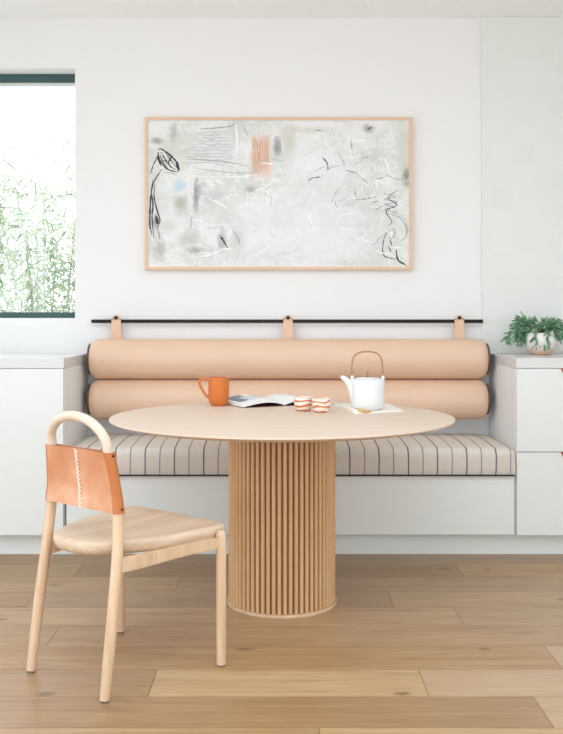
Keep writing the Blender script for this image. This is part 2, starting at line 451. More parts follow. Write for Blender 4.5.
def cabinet(x0, x1, fronts, side_in, label, mirror, pullx, body_cat='cabinet'):
    t = tag(empty('base_cabinet', ((x0 + x1) / 2, (FY + BY) / 2, 0.101)), label, 'cabinet')
    ox, oy, oz = t.location
    bm = bmesh.new(); add_box(bm, x0 - ox, x1 - ox, FY + .021 - oy, BY - .031 - oy, 0, .8995 - oz)
    mesh_obj('body', bm, M['cabside'], t)
    for nm, z0, z1 in fronts:
        bm = bmesh.new(); add_box(bm, x0 + .0015 - ox, x1 - .0015 - ox, FY - oy, FY + .0205 - oy, z0 - oz, z1 - oz, 0, .0012)
        d = mesh_obj(nm, bm, M['cab'], t)
        bm = bmesh.new(); half_disc(bm, pullx - ox, FY - .0002 - oy, z1 + .002 - oz, .034, .006)
        tag(mesh_obj('pull', bm, M['copper'], d), 'small copper half-round pull')
    return t
DR = [('drawer', .104, .4985), ('drawer', .503, .898)]
DO = [('door', .104, .898)]
cabinet(-1.70, BL, DO, 1, 'white base cabinet with one plain door, left of the bench', False, -1.365)
cabinet(-2.4, -1.7015, DO, 1, 'white base cabinet with one plain door at the far left end of the counter', False, -2.05)
cabinet(BR, 1.634, DR, -1, 'white base cabinet with two drawers, right of the bench', True, 1.3835)
cabinet(1.6355, 2.4, DR, -1, 'wide white two-drawer base cabinet at the far right end of the counter', True, 2.02)
for x0, x1, lab in ((-2.75, BL + .002, 'white worktop slab on the left cabinet, below the window'), (BR - .002, 2.75, 'white worktop slab on the right cabinet, under the potted plant')):
    bm = bmesh.new(); yb = BY - (.0005 if x0 < 0 else .0285)
    add_box(bm, x0, x1, FY - .002, yb, .9005, .949, 0, .0015)
    tag(mesh_obj('worktop', bm, M['counter']), lab, 'worktop')

# bench
t = tag(empty('built_in_bench', ((BL + BR) / 2, 4.7, 0.101)), 'white built-in bench with a plain front panel, between the two cabinets', 'bench')
ox, oy, oz = t.location
bm = bmesh.new(); add_box(bm, BL + .02 - ox, BR - .001 - ox, FY + .03 - oy, BY - .001 - oy, 0, .384 - oz)
mesh_obj('bench_box', bm, M['cabside'], t)
bm = bmesh.new(); add_box(bm, BL + .012 - ox, BR - .009 - ox, FY + .004 - oy, FY + .028 - oy, .003, .386 - oz, 0, .004)
mesh_obj('front_panel', bm, M['cab'], t)

# seat cushion with rounded top edge
cw, cd, ch = (BR - BL) - .003, BY - .01 - (FY - .018), .130
bm = rbox(cw, cd, ch, .038, 6, 60, 8, 2)
for v in bm.verts:
    x, y, z = v.co
    if z < 0:                                         # bottom edge much tighter than the top one
        k = -z / (ch / 2)
        if y < -cd / 2 + .045: v.co.y = y + (-cd / 2 + .004 - y) * k * .85
        if abs(x) > cw / 2 - .045: v.co.x = x + (math.copysign(cw / 2 - .003, x) - x) * k * .85
    if z > 0:
        ux = max(0, 1 - (2 * x / cw) ** 8); uy = max(0, 1 - (2 * y / cd) ** 2)
        v.co.z += .014 * ux * uy
    v.co.y += .003 * noise.noise(Vector((x * 3, 0, z * 8))) * (1 if y < 0 else 0)
cu = mesh_obj('seat_cushion', bm, M['fabric'], smooth=True)
cu.location = ((BL + BR) / 2, FY - .018 + cd / 2, .388 + ch / 2)
tag(cu, 'long beige bench cushion with thin dark stripes on the white bench', 'cushion')
# shift the material phase: the stripes are laid out in the cushion's own coordinates
for n in M['fabric'].node_tree.nodes:
    if n.type == 'MAPPING' and tuple(n.inputs['Scale'].default_value) == (1, 1, 1): n.inputs['Location'].default_value = ((BL + BR) / 2, 0, 0)
bm = bmesh.new(); add_tube(bm, [(-cw / 2 + .012, -cd / 2 + .002, -ch / 2 + .004), (cw / 2 - .012, -cd / 2 + .002, -ch / 2 + .004)], .0042, 8)
tag(mesh_obj('piping', bm, M['gap'], cu, smooth=True), 'dark piping along the bottom front edge')

# rail with bolsters
RZ, RYY = 1.1225, 4.955
rail = tag(empty('wall_rail', (0.05, RYY, RZ)), 'black metal rail fixed to the wall above the peach bolsters', 'rail')
bm = bmesh.new(); add_box(bm, -1.05, 1.0475, -.006, .006, -.0095, .0095, 0, .002); mesh_obj('bar', bm, M['black'], rail)
for x in (-.95, -.3, .35, .95):
    bm = bmesh.new(); add_tube(bm, [(x, .005, 0), (x, .0449, 0)], .006, 10); mesh_obj('bracket', bm, M['black'], rail, smooth=True)

bl, br_ = -.992, 1.102
def bolster(zc, label):
    R_, L = .1055, br_ - bl
    prof = []                                          # (offset along x, radius)
    e, n = .052, 9
    bm = bmesh.new(); segs = 56; rings = []
    xs = []
    for i in range(n + 1):
        a = PI / 2 * i / n; xs.append((-L / 2 + e * (1 - math.sin(a)) if False else -L / 2 + e * (1 - math.cos(a)), R_ - e + e * math.sin(a)))
    xs = [(-L / 2 + .004, .02)] + xs
    mid = [(-L / 2 + e + (L - 2 * e) * i / 40, R_) for i in range(1, 40)]
    full = xs + mid + [(-x, r) for x, r in reversed(xs)]
    for x, r in full:
        ring = []
        for k in range(segs):
            a = 2 * PI * k / segs
            rr = r * (1 + .006 * noise.noise(Vector((x * 5, math.cos(a) * 2, math.sin(a) * 2 + zc * 10))))
            ring.append(bm.verts.new((x, rr * math.cos(a), rr * math.sin(a))))
        rings.append(ring)
    for a, b_ in zip(rings, rings[1:]):
        for k in range(segs): bm.faces.new((a[k], b_[k], b_[(k + 1) % segs], a[(k + 1) % segs]))
    bm.faces.new(rings[0]); bm.faces.new(rings[-1])
    bmesh.ops.recalc_face_normals(bm, faces=bm.faces[:])
    t = tag(empty('bolster_cushion', ((bl + br_) / 2, 4.885, zc)), label, 'cushion', 'peach bolsters on the wall')
    mesh_obj('roll', bm, M['bolster'], t, smooth=True)
    for s in (-1, 1):  # added dark discs draw the contact shadow outlining the roll ends
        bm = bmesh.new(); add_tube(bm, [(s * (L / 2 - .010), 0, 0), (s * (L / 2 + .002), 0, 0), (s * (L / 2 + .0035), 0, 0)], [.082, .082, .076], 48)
        tag(mesh_obj('end_shade', bm, M['endshade'], t, angle=50), 'dark brown disc standing in for the shadow at the roll end')
    return t
up = bolster(.9235, 'long peach leather bolster hanging from the rail, upper of the two')
lo = bolster(.7115, 'long peach leather bolster just above the striped cushion, lower of the two')
for px in (116, 288, 459.5):
    xw = (px - X0) * 4.94 / F - up.location.x
    bm = bmesh.new(); w = .027; n = 10
    # an upright strap in front of the rail, rounded top, widening a little towards the roll
    pts = [(w * .92 * math.cos(PI * i / n), RZ + .012 + .022 * math.sin(PI * i / n)) for i in range(n + 1)]
    pts += [(-w * 1.05, 1.0), (w * 1.05, 1.0)]
    yf, yb = RYY - .0115, RYY - .0075
    a = [bm.verts.new((xw + x, yf - up.location.y, z - up.location.z)) for x, z in pts]
    b_ = [bm.verts.new((xw + x, yb - up.location.y, z - up.location.z)) for x, z in pts]
    bm.faces.new(a); bm.faces.new(list(reversed(b_)))
    for i in range(len(pts)):
        j = (i + 1) % len(pts); bm.faces.new((a[i], b_[i], b_[j], a[j]))
    # back leaf of the strap folded over the rail
    add_box(bm, xw - w * .92, xw + w * .92, RYY + .0065 - up.location.y, RYY + .010 - up.location.y, 1.0 - up.location.z, RZ + .012 - up.location.z)
    add_box(bm, xw - w * .92, xw + w * .92, yf - up.location.y, RYY + .010 - up.location.y, RZ + .0098 - up.location.z, RZ + .0135 - up.location.z)
    bmesh.ops.recalc_face_normals(bm, faces=bm.faces[:])
    st = mesh_obj('strap', bm, M['strap'], up)
    bm = bmesh.new(); add_tube(bm, [(xw, yf - up.location.y, RZ + .019 - up.location.z), (xw, yf - .006 - up.location.y, RZ + .019 - up.location.z), (xw, yf - .008 - up.location.y, RZ + .019 - up.location.z)], [.009, .009, .006], 14)
    tag(mesh_obj('stud', bm, M['black'], st, smooth=True), 'round black stud')

# ------------------------------------------------------------------ abstract painting
PY = 4.97
def pw(px, py, Y=PY): return ((px - X0) * Y / F, H - (py - Y0) * Y / F)
ax0, az1 = pw(145, 117.3); ax1, az0 = pw(412, 269.8)
pc = ((ax0 + ax1) / 2, (az0 + az1) / 2)
art = tag(empty('framed_painting', (pc[0], BY - .001, pc[1])), 'wide abstract painting in a thin pale wood frame on the white wall', 'painting')
W2, H2 = (ax1 - ax0) / 2, (az1 - az0) / 2
bm = bmesh.new(); fw = .016
add_box(bm, -W2, W2, -.038, 0, H2 - fw, H2); add_box(bm, -W2, W2, -.038, 0, -H2, -H2 + fw)
add_box(bm, -W2, -W2 + fw, -.038, 0, -H2 + fw, H2 - fw); add_box(bm, W2 - fw, W2, -.038, 0, -H2 + fw, H2 - fw)
mesh_obj('frame', bm, M['picture'], art)
# canvas paint: mottled off-white with soft patches of pigment
m, nt, b = new_mat('abstract_paint')
v = objco(nt); b.inputs['Roughness'].default_value = 0.6
n1 = noise_n(nt, objco(nt, (1, 1, 1.4)), 5, 6, 0.6); n2 = noise_n(nt, objco(nt, (1.6, 1, .8), (3, 0, 1)), 14, 8, 0.7)
col = ramp(nt, n1, [(0.36, lin((211, 214, 209))), (0.5, lin((223, 226, 223))), (0.62, lin((233, 234, 233)))])
col = mixc(nt, math_n(nt, 'MULTIPLY', math_n(nt, 'SUBTRACT', n2, .5, clamp=True), 2.4), col, lin((241, 241, 241)))
def veins(scale, sc3, loc, width, rgb, amt, gate):
    global col
    q = noise_n(nt, objco(nt, sc3, loc), scale, 5, .65); r_ = math_n(nt, 'ABSOLUTE', math_n(nt, 'SUBTRACT', q, .5))
    k = math_n(nt, 'SUBTRACT', 1.0, math_n(nt, 'DIVIDE', r_, width), clamp=True)
    gt = math_n(nt, 'MULTIPLY', math_n(nt, 'SUBTRACT', noise_n(nt, objco(nt, (1, 1, 1), (loc[2], 1, loc[0])), 4, 2), gate, clamp=True), 5.0, clamp=True)
    col = mixc(nt, math_n(nt, 'MULTIPLY', math_n(nt, 'MULTIPLY', k, gt), amt), col, lin(rgb))
veins(9, (1, 1, 1), (2, 0, 5), .022, (246, 246, 246), .9, .38)
veins(16, (.7, 1, 1.5), (6, 0, 1), .02, (172, 178, 174), .55, .46)
veins(13, (1.6, 1, .7), (9, 0, 3), .016, (178, 182, 176), .5, .48)
veins(26, (1, 1, 1), (4, 0, 8), .03, (248, 248, 248), .7, .42)
sx = nt.nodes.new('ShaderNodeSeparateXYZ'); nt.links.new(v, sx.inputs[0])
wob = noise_n(nt, objco(nt, (1, 1, 1), (7, 2, 5)), 22, 6, 0.7); stri = noise_n(nt, objco(nt, (1.6, 1, .16), (1, 4, 2)), 60, 3, 0.6)
for px, py, rx, ry, rgb, st in [
    (157, 141, 6, 3.5, (120, 124, 122), .75), (174, 133, 4, 8, (150, 150, 140), .7), (176, 150, 16, 20, (206, 205, 192), .6),
    (277, 148, 4, 9, (128, 132, 132), .7), (289, 143, 7, 19, (202, 200, 182), .65), (179, 186, 6, 7, (172, 208, 226), .8),
    (196, 195, 3, 15, (128, 130, 128), .75), (181, 204, 7, 10, (172, 170, 152), .75), (190, 238, 9, 9, (186, 184, 168), .6), (195, 250, 10, 4, (132, 134, 130), .65),
    (222, 240, 4, 11, (120, 124, 122), .7), (238, 240, 6, 10, (176, 174, 160), .6), (160, 248, 6, 12, (160, 162, 144), .7), (156, 220, 3.5, 7, (70, 72, 72), .8),
    (251, 190, 5, 4, (140, 142, 140), .6), (212, 198, 7, 9, (196, 198, 198), .6), (305, 130, 26, 4, (206, 203, 186), .6), (404, 155, 10, 34, (206, 208, 190), .75), (368, 129, 6, 4, (128, 128, 122), .7),
    (406, 176, 4, 8, (92, 96, 92), .8), (153, 190, 4, 40, (196, 196, 188), .5), (345, 190, 40, 12, (218, 220, 218), .6), (300, 235, 70, 34, (236, 236, 241), .7), (320, 160, 30, 22, (240, 242, 243), .7),
    (392, 235, 16, 26, (216, 219, 212), .6), (240, 128, 10, 12, (205, 203, 200), .5), (215, 148, 26, 16, (222, 224, 224), .6), (370, 262, 34, 4, (214, 214, 204), .5)]:
    cx, cz = pw(px, py); cx -= pc[0]; cz -= pc[1]; rx *= PY / F; ry *= PY / F
    dx = math_n(nt, 'DIVIDE', math_n(nt, 'SUBTRACT', sx.outputs[0], cx), rx); dz = math_n(nt, 'DIVIDE', math_n(nt, 'SUBTRACT', sx.outputs[2], cz), ry)
    d = math_n(nt, 'SQRT', math_n(nt, 'ADD', math_n(nt, 'MULTIPLY', dx, dx), math_n(nt, 'MULTIPLY', dz, dz)))
    d = math_n(nt, 'ADD', d, math_n(nt, 'MULTIPLY', math_n(nt, 'SUBTRACT', wob, .5), 2.6))
    k = math_n(nt, 'MULTIPLY', math_n(nt, 'SUBTRACT', 1.35, d, clamp=True), st * .95)
    col = mixc(nt, k, col, lin(rgb))
cx, cz = pw(260.5, 156); cx -= pc[0]; cz -= pc[1]
dx = math_n(nt, 'ABSOLUTE', math_n(nt, 'DIVIDE', math_n(nt, 'SUBTRACT', sx.outputs[0], cx), .056)); dz = math_n(nt, 'ABSOLUTE', math_n(nt, 'DIVIDE', math_n(nt, 'SUBTRACT', sx.outputs[2], cz), .118))
d = math_n(nt, 'ADD', math_n(nt, 'MAXIMUM', dx, dz), math_n(nt, 'MULTIPLY', math_n(nt, 'SUBTRACT', stri, .5), 1.6))
k = math_n(nt, 'MULTIPLY', math_n(nt, 'SUBTRACT', 1.1, d, clamp=True), 2.2, clamp=True)
col = mixc(nt, math_n(nt, 'MULTIPLY', k, .85), col, lin((230, 196, 174)))
nt.links.new(col, b.inputs['Base Color']); bump(nt, b, n2, 0.25, 0.006)
inks = [plain('paint_black', (48, 52, 52), .6), plain('paint_grey', (156, 160, 158), .6), plain('paint_pale_grey', (190, 194, 192), .6), plain('paint_rust', (216, 164, 136), .6), plain('paint_white', (248, 248, 248), .6)]
bm = bmesh.new(); add_box(bm, -W2 + fw - .001, W2 - fw + .001, -.030, -.004, -H2 + fw - .001, H2 - fw + .001)
rs = random.Random(3); zoff = [0]
def stroke(pts, wpx, mi, n=5, jit=.35):
    """a brush stroke: a thin raised ribbon of paint on the canvas, width in px of the picture"""
    P = catmull([Vector((pw(x, y)[0] - pc[0], 0, pw(x, y)[1] - pc[1])) for x, y in pts], n)
    zoff[0] += 1; yy = -.0303 - (zoff[0] % 40) * .00002
    L = len(P); prev = None
    for i, p in enumerate(P):
        t_ = (P[min(i + 1, L - 1)] - P[max(i - 1, 0)]).normalized(); nn = Vector((-t_.z, 0, t_.x))
        w_ = wpx * PY / F / 2 * (1 - jit + 2 * jit * rs.random()) * (.35 + .65 * math.sin(PI * (i + .6) / (L + .2)))
        a_, b2 = bm.verts.new((p.x + nn.x * w_, yy, p.z + nn.z * w_)), bm.verts.new((p.x - nn.x * w_, yy, p.z - nn.z * w_))
        if prev:
            f = bm.faces.new((prev[0], prev[1], b2, a_)); f.material_index = mi + 1
            if f.normal.y > 0: f.normal_flip()
        prev = (a_, b2)
B_, G_, PG, RU, WH = 0, 1, 2, 3, 4
# the dark winged figure at the left edge
stroke([(150.5, 174), (153, 166), (157, 158), (159, 152)], 1.1, B_)
stroke([(158, 150), (161, 149), (166, 152), (172, 157), (178, 164), (179.5, 170)], 1.6, B_)
stroke([(158, 152), (160, 160), (166, 168), (172, 171), (179, 172)], 1.2, B_)
stroke([(161, 152), (165, 159), (170, 166), (176, 170)], 1.2, B_); stroke([(160, 155), (163, 162), (168, 168)], 1.0, B_)
stroke([(165, 152), (170, 159), (177, 168)], .9, B_); stroke([(172, 156), (168, 163)], 1.4, B_); stroke([(158, 153), (159, 160), (161, 166)], 2.2, B_)
stroke([(176, 162), (179, 171)], 2.2, B_); stroke([(162, 169), (158, 175), (154, 182), (152, 190)], 1.2, B_)
stroke([(153, 180), (151, 195), (150, 212), (150, 226), (152, 234)], 1.8, B_); stroke([(155, 184), (154, 196), (157, 210), (160, 220), (157, 228)], 1.3, B_)
stroke([(151, 190), (153, 204), (152, 218), (154, 238)], 1.3, B_); stroke([(156, 216), (158, 224)], 3.0, B_); stroke([(158, 228), (160, 240)], 1, G_)
stroke([(163, 172), (170, 173), (178, 175)], .8, G_); stroke([(163, 160), (170, 164)], .8, B_)
# combed lines, upper left
for k in range(11):
    y = 132 + k * 3.1; x_ = 190 - k * .6 + rs.uniform(-3, 3)
    pts = []
    while x_ < 234: pts.append((x_, y + rs.uniform(-1.1, 1.1))); x_ += rs.uniform(4, 6)
    stroke(pts, .8, PG)
stroke([(200, 129), (216, 128), (232, 126), (234.5, 122)], 1.1, G_); stroke([(186, 157), (200, 160), (216, 161), (232, 163), (247, 166)], .9, G_)
stroke([(195, 168), (215, 171), (240, 173), (262, 172)], 1, PG); stroke([(192, 176), (225, 177), (262, 175)], .9, WH, jit=.7)
stroke([(236, 124), (237, 140), (236, 158)], 1.8, WH); stroke([(241, 124), (245, 130), (248, 136)], 1.3, PG)
for k in range(15): x_ = 253.5 + k * 1.05; stroke([(x_ + rs.uniform(-.5, .5), 135 + rs.uniform(0, 9)), (x_ + rs.uniform(-.9, .9), 152), (x_ + rs.uniform(-1.4, 1.4), 164 + rs.uniform(0, 11))], .5, RU, jit=.6)
for k in range(6): x_ = 275 + k * 1.1; stroke([(x_, 138 + rs.uniform(0, 4)), (x_ + .5, 150 + rs.uniform(0, 6))], .6, G_)
# loops and scratches in the middle
for r_ in (2.5, 4, 5.5): stroke([(203 + r_ * math.cos(a), 189 + r_ * math.sin(a)) for a in [x * .7 for x in range(1, 9)]], .6, G_)
stroke([(195, 183), (196, 195), (198, 208)], 1.4, G_); stroke([(219, 235), (223, 240), (228, 249)], 1.6, B_, jit=.7); stroke([(233, 230), (238, 238), (240, 244)], 1.1, G_)
for k in range(80):
    x_, y_ = rs.uniform(190, 400), rs.uniform(124, 262); a = rs.uniform(-.6, .6) + (PI / 2 if rs.random() < .35 else 0); L_ = rs.uniform(6, 24)
    pts = [(x_ + L_ * t_ * math.cos(a) + rs.uniform(-1.4, 1.4), y_ + L_ * t_ * math.sin(a) + rs.uniform(-1.4, 1.4)) for t_ in (0, .33, .66, 1)]
    pts = [(min(max(p, 151), 407), min(max(q, 122), 265)) for p, q in pts]
    stroke(pts, rs.uniform(.5, 1.5), WH if rs.random() < .75 else PG, jit=.6)
for p in [((346, 170), (352, 172), (358, 174)), ((355, 200), (365, 199), (376, 197)), ((372, 203), (378, 201)), ((322, 157), (327, 163), (328, 170)), ((308, 181), (313, 178), (320, 177)), ((351, 140), (352, 150)),
          ((354, 190), (357, 199)), ((362, 178), (368, 184)), ((376, 179), (384, 178)), ((315, 130), (322, 131)), ((366, 130), (372, 127)), ((375, 210), (383, 206)), ((404, 172), (406, 180))]:
    stroke(p, 1.0, G_ if rs.random() < .8 else B_, jit=.7)
# scribbled figure, lower right
z = [(384, 192)]
for k in range(9): z.append((385 + (k % 2) * 11 + rs.uniform(-2, 2), 194 + k * 2.6))
stroke(z, .9, G_, 4); stroke([(398, 190), (388, 198), (397, 205), (386, 211), (392, 222), (387, 226)], .9, B_, 5)
stroke([(392, 215), (400, 218), (406, 227), (406, 236), (401, 241)], 1.1, G_); stroke([(394, 212), (404, 218), (408, 230), (404, 239)], .8, PG)
stroke([(389, 232), (393, 229), (395, 234), (391, 239), (388, 236)], .9, G_); stroke([(386, 232), (383, 244), (383.5, 255), (390, 258), (396, 259)], 1.0, B_); stroke([(384, 238), (387, 233)], .8, B_)
stroke([(388, 245), (391, 252)], 1.0, B_); stroke([(396, 250), (398, 260), (404, 264), (407, 266)], 1.4, B_, jit=.7); stroke([(390, 240), (392, 246)], 1.1, B_)
mesh_obj('canvas', bm, [m] + inks, art)

# ------------------------------------------------------------------ round table
TX, TY = .016, 3.723
tb = tag(empty('round_table', (TX, TY, 0)), 'round pale oak pedestal table with a fluted drum base', 'table')
bm = bmesh.new(); add_lathe(bm, [(.0, .714), (.56, .714), (.62, .722), (.665, .733), (.683, .738), (.6850, .7395), (.6850, .7440), (.6838, .7455), (.0, .7455)], 128, caps=False)
bmesh.ops.remove_doubles(bm, verts=bm.verts[:], dist=1e-5)
mesh_obj('tabletop', bm, M['tabletop'], tb, angle=35)
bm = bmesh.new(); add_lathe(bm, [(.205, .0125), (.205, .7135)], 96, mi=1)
ns, rp, sr = 60, .2055, .0076
for i in range(ns):
    a = 2 * PI * (i + .5) / ns
    d = Vector((math.cos(a), math.sin(a), 0)); q = Vector((-d.y, d.x, 0)); n = 8; rr = []
    for z_ in (.0135, .7135):
        rr.append([bm.verts.new(d * (rp + sr * 1.2 * math.sin(PI * k / n)) + q * sr * math.cos(PI * k / n) * (1 if True else 0) + Vector((0, 0, z_))) for k in range(n + 1)])
    for k in range(n): bm.faces.new((rr[0][k], rr[1][k], rr[1][k + 1], rr[0][k + 1]))
    bm.faces.new(rr[0]); bm.faces.new(list(reversed(rr[1])))
bmesh.ops.recalc_face_normals(bm, faces=bm.faces[:])
mesh_obj('pedestal', bm, [M['slat'], M['slatbase']], tb, angle=50)
bm = bmesh.new(); add_lathe(bm, [(0, 0), (.220, 0), (.2215, .002), (.2215, .0105), (.220, .0125), (0, .0125)], 96, caps=False)
bmesh.ops.remove_doubles(bm, verts=bm.verts[:], dist=1e-5)
mesh_obj('base_ring', bm, M['ash'], tb, angle=40)
TZ = .7458

# ------------------------------------------------------------------ chair
yaw = .696
ch_ = tag(empty('dining_chair', (-.655, 2.862, 0), -yaw), 'pale ash dining chair with a tan leather back sling, beside the round table', 'chair')
# own axes: +x to its right, +y forward
bm_pts = lambda s: [(s * .183, 0, .006), (s * .182, .018, .14), (s * .179, .040, .30), (s * .174, .056, .42), (s * .166, .067, .541), (s * .158, .066, .60)]
for s in (-1, 1):
    P = catmull(bm_pts(s), 6); n = len(P)
    bm = bmesh.new(); add_tube(bm, P, [.0135 + .004 * math.sin(min(1, (i + 3) / 14) * PI / 2) if i < n * .8 else .0175 - .002 * (i - n * .8) / (n * .2) for i in range(n)], 20)
    lg = mesh_obj('leg', bm, M['ash'], ch_, angle=50)
    bm = bmesh.new(); add_tube(bm, [(s * .183, 0, 0), (s * .183, 0, .0062)], .011, 14); mesh_obj('glide', bm, M['glide'], lg)
top = [( -.158, .066, .60), (-.150, .058, .67), (-.139, .049, .735)]
arch = [(-.139 * math.cos(PI * i / 12) , .048 - .018 * math.sin(PI * i / 12), .745 + .090 * math.sin(PI * i / 12)) for i in range(0, 13)]
P = catmull(top + arch + [(-x, y, z) for x, y, z in reversed(top)], 4)
bm = bmesh.new(); add_tube(bm, P, .0150, 20); mesh_obj('back_hoop', bm, M['ashtop'], ch_, angle=50)
for s in (-1, 1):
    bm = bmesh.new(); pts = [(s * .251, .431, .006), (s * .251, .431, .2), (s * .251, .431, .425), (s * .250, .430, .437), (s * .249, .430, .444)]
    add_tube(bm, pts, [.0155, .0168, .0168, .015, .009], 20); lg = mesh_obj('leg', bm, M['ash'], ch_, angle=50)
    bm = bmesh.new(); add_tube(bm, [(s * .251, .431, 0), (s * .251, .431, .0062)], .012, 14); mesh_obj('glide', bm, M['glide'], lg)
# seat: D-shaped board, rounded rear, eased edges
half = [(0, -.004), (.05, .000), (.090, .017), (.122, .048), (.149, .088), (.176, .135), (.198, .185), (.216, .245), (.228, .31), (.235, .37), (.237, .412), (.236, .45), (.228, .472), (.207, .484), (.15, .489), (.08, .491), (0, .492)]
outl = half[:-1] + [(0, .492)] + [(-x, y) for x, y in reversed(half[1:-1])]
oc = catmull([(x, y, 0) for x, y in outl] + [(outl[0][0], outl[0][1], 0)], 3)[:-1]
cen = Vector((0, .24, 0))
def ring(bm, inset, z, dish=0):
    out = []
    for p in oc:
        d = (p - cen); L = d.length; q = cen + d * max(0, (L - inset)) / L
        out.append(bm.verts.new((q.x, q.y, z)))
    return out
bm = bmesh.new()
levels = [(.24, .447), (.16, .448), (.10, .4505), (.045, .4545), (.014, .4565), (.004, .454), (0, .4475), (.0005, .432), (.005, .421), (.015, .4135), (.045, .411), (.2, .411)]
rings = [ring(bm, i, z_) for i, z_ in levels]
for a, b_ in zip(rings, rings[1:]):
    for k in range(len(a)): bm.faces.new((a[k], a[(k + 1) % len(a)], b_[(k + 1) % len(a)], b_[k]))
bm.faces.new(rings[0]); bm.faces.new(list(reversed(rings[-1])))
bmesh.ops.remove_doubles(bm, verts=bm.verts[:], dist=1e-5)
bmesh.ops.recalc_face_normals(bm, faces=bm.faces[:])
mesh_obj('seat', bm, M['seat'], ch_, smooth=True)
# curved side rails rising from the rear legs to the front legs, one front and one rear rail
def rail_mesh(path, h0, h1, th):
    P = catmull(path, 8); n = len(P); bm = bmesh.new(); prev = None
    for i, p in enumerate(P):
        t_ = (P[min(i + 1, n - 1)] - P[max(i - 1, 0)]); t_.z = 0; t_.normalize(); nn = Vector((-t_.y, t_.x, 0)) * th / 2
        hh = (h0 + (h1 - h0) * i / (n - 1)) / 2; u_ = Vector((0, 0, hh))
        r_ = [bm.verts.new(p + nn + u_), bm.verts.new(p - nn + u_), bm.verts.new(p - nn - u_), bm.verts.new(p + nn - u_)]
        if prev:
            for k in range(4): bm.faces.new((prev[k], prev[(k + 1) % 4], r_[(k + 1) % 4], r_[k]))
        else: bm.faces.new(r_)
        prev = r_
    bm.faces.new(prev); bmesh.ops.recalc_face_normals(bm, faces=bm.faces[:])
    bmesh.ops.bevel(bm, geom=[e for e in bm.edges if len(e.link_faces) == 2 and e.calc_face_angle() > 1], offset=.003, segments=2, affect='EDGES')
    return bm
for s in (-1, 1):
    mesh_obj('side_rail', rail_mesh([(s * .174, .056, .391), (s * .190, .15, .393), (s * .208, .26, .399), (s * .224, .34, .402), (s * .242, .42, .403)], .045, .036, .02), M['ash'], ch_, angle=40)
mesh_obj('front_rail', rail_mesh([(-.245, .431, .402), (0, .431, .402), (.245, .431, .402)], .03, .03, .02), M['ash'], ch_, angle=40)
# leather sling: a closed loop round both uprights
def up_at(z):
    tab = [(.535, .1665, .067), (.60, .158, .066), (.67, .150, .058), (.735, .139, .049), (.75, .137, .0475)]
    for (za, xa, ya), (zb, xb, yb) in zip(tab, tab[1:]):
        if z <= zb:
            t_ = (z - za) / (zb - za); return xa + (xb - xa) * t_, ya + (yb - ya) * t_
    return tab[-1][1:]
bm = bmesh.new(); rows = []; RL = .0185
zs = [.547 + (.733 - .547) * i / 14 for i in range(15)]
def loop(z_, off, zshift=0):
    w_, a_ = up_at(z_); k = (z_ - .541) / .198; r_ = RL + off; pts = []
    flare = .003 * (2 * k - 1) ** 2
    r_ += flare
    for i in range(9): t_ = -PI / 2 + PI * i / 8; pts.append((w_ + r_ * math.cos(t_), a_ + r_ * math.sin(t_)))
    for i in range(1, 12): x = w_ - 2 * w_ * i / 12; pts.append((x, a_ + r_ - .010 * (1 - (x / w_) ** 2)))
    for i in range(9): t_ = PI / 2 + PI * i / 8; pts.append((-w_ + r_ * math.cos(t_), a_ + r_ * math.sin(t_)))
    for i in range(1, 12): x = -w_ + 2 * w_ * i / 12; pts.append((x, a_ - r_ + .007 * (1 - (x / w_) ** 2)))
    return [Vector((x, y, z_ + -.001 * (x / .15) ** 2 * (1 if k > .5 else -1) * abs(2 * k - 1) - .0 )) for x, y in pts]
outer = [[bm.verts.new(p) for p in loop(z_, 0)] for z_ in zs]; inner = [[bm.verts.new(p) for p in loop(z_, -.0028)] for z_ in zs]
n = len(outer[0])
for A_ in (outer, inner):
    for a, b_ in zip(A_, A_[1:]):
        for k in range(n):
            f = bm.faces.new((a[k], a[(k + 1) % n], b_[(k + 1) % n], b_[k]))
            if k in range(0, 7) or k in range(21, 28): f.material_index = 1
for a, b_ in ((outer[0], inner[0]), (outer[-1], inner[-1])):
    for k in range(n): f = bm.faces.new((a[k], a[(k + 1) % n], b_[(k + 1) % n], b_[k])); f.material_index = 1
bmesh.ops.recalc_face_normals(bm, faces=bm.faces[:])
sl = mesh_obj('leather_sling', bm, [M['leather'], M['leatheredge']], ch_, angle=50)
tag(sl, 'tan leather back sling with a stitched centre seam')
bm = bmesh.new()
nst = 15
for i in range(nst):
    z_ = .546 + .186 * (i + .5) / nst; w_, a_ = up_at(z_); y_ = a_ - RL + .007 - .001 - .001
    add_tube(bm, [(-.006, y_ - .0004, z_ + .0055), (0, y_ - .0022, z_), (.006, y_ - .0004, z_ - .0055)], .0021, 6)
mesh_obj('stitching', bm, M['thread'], sl)
for z_ in (.722, .560):
    w_, a_ = up_at(z_)
    for s in (-1, 1):
        bm = bmesh.new(); add_tube(bm, [(s * (w_ + RL - .003), a_, z_), (s * (w_ + RL + .0022), a_, z_), (s * (w_ + RL + .0032), a_, z_)], [.0045, .0045, .003], 12); tag(mesh_obj('screw', bm, M['screw'], sl), 'small dark screw')

# ------------------------------------------------------------------ on the table
def on_table(px, py): Y = F * (H - TZ) / (py - Y0); return ((px - X0) * Y / F, Y)
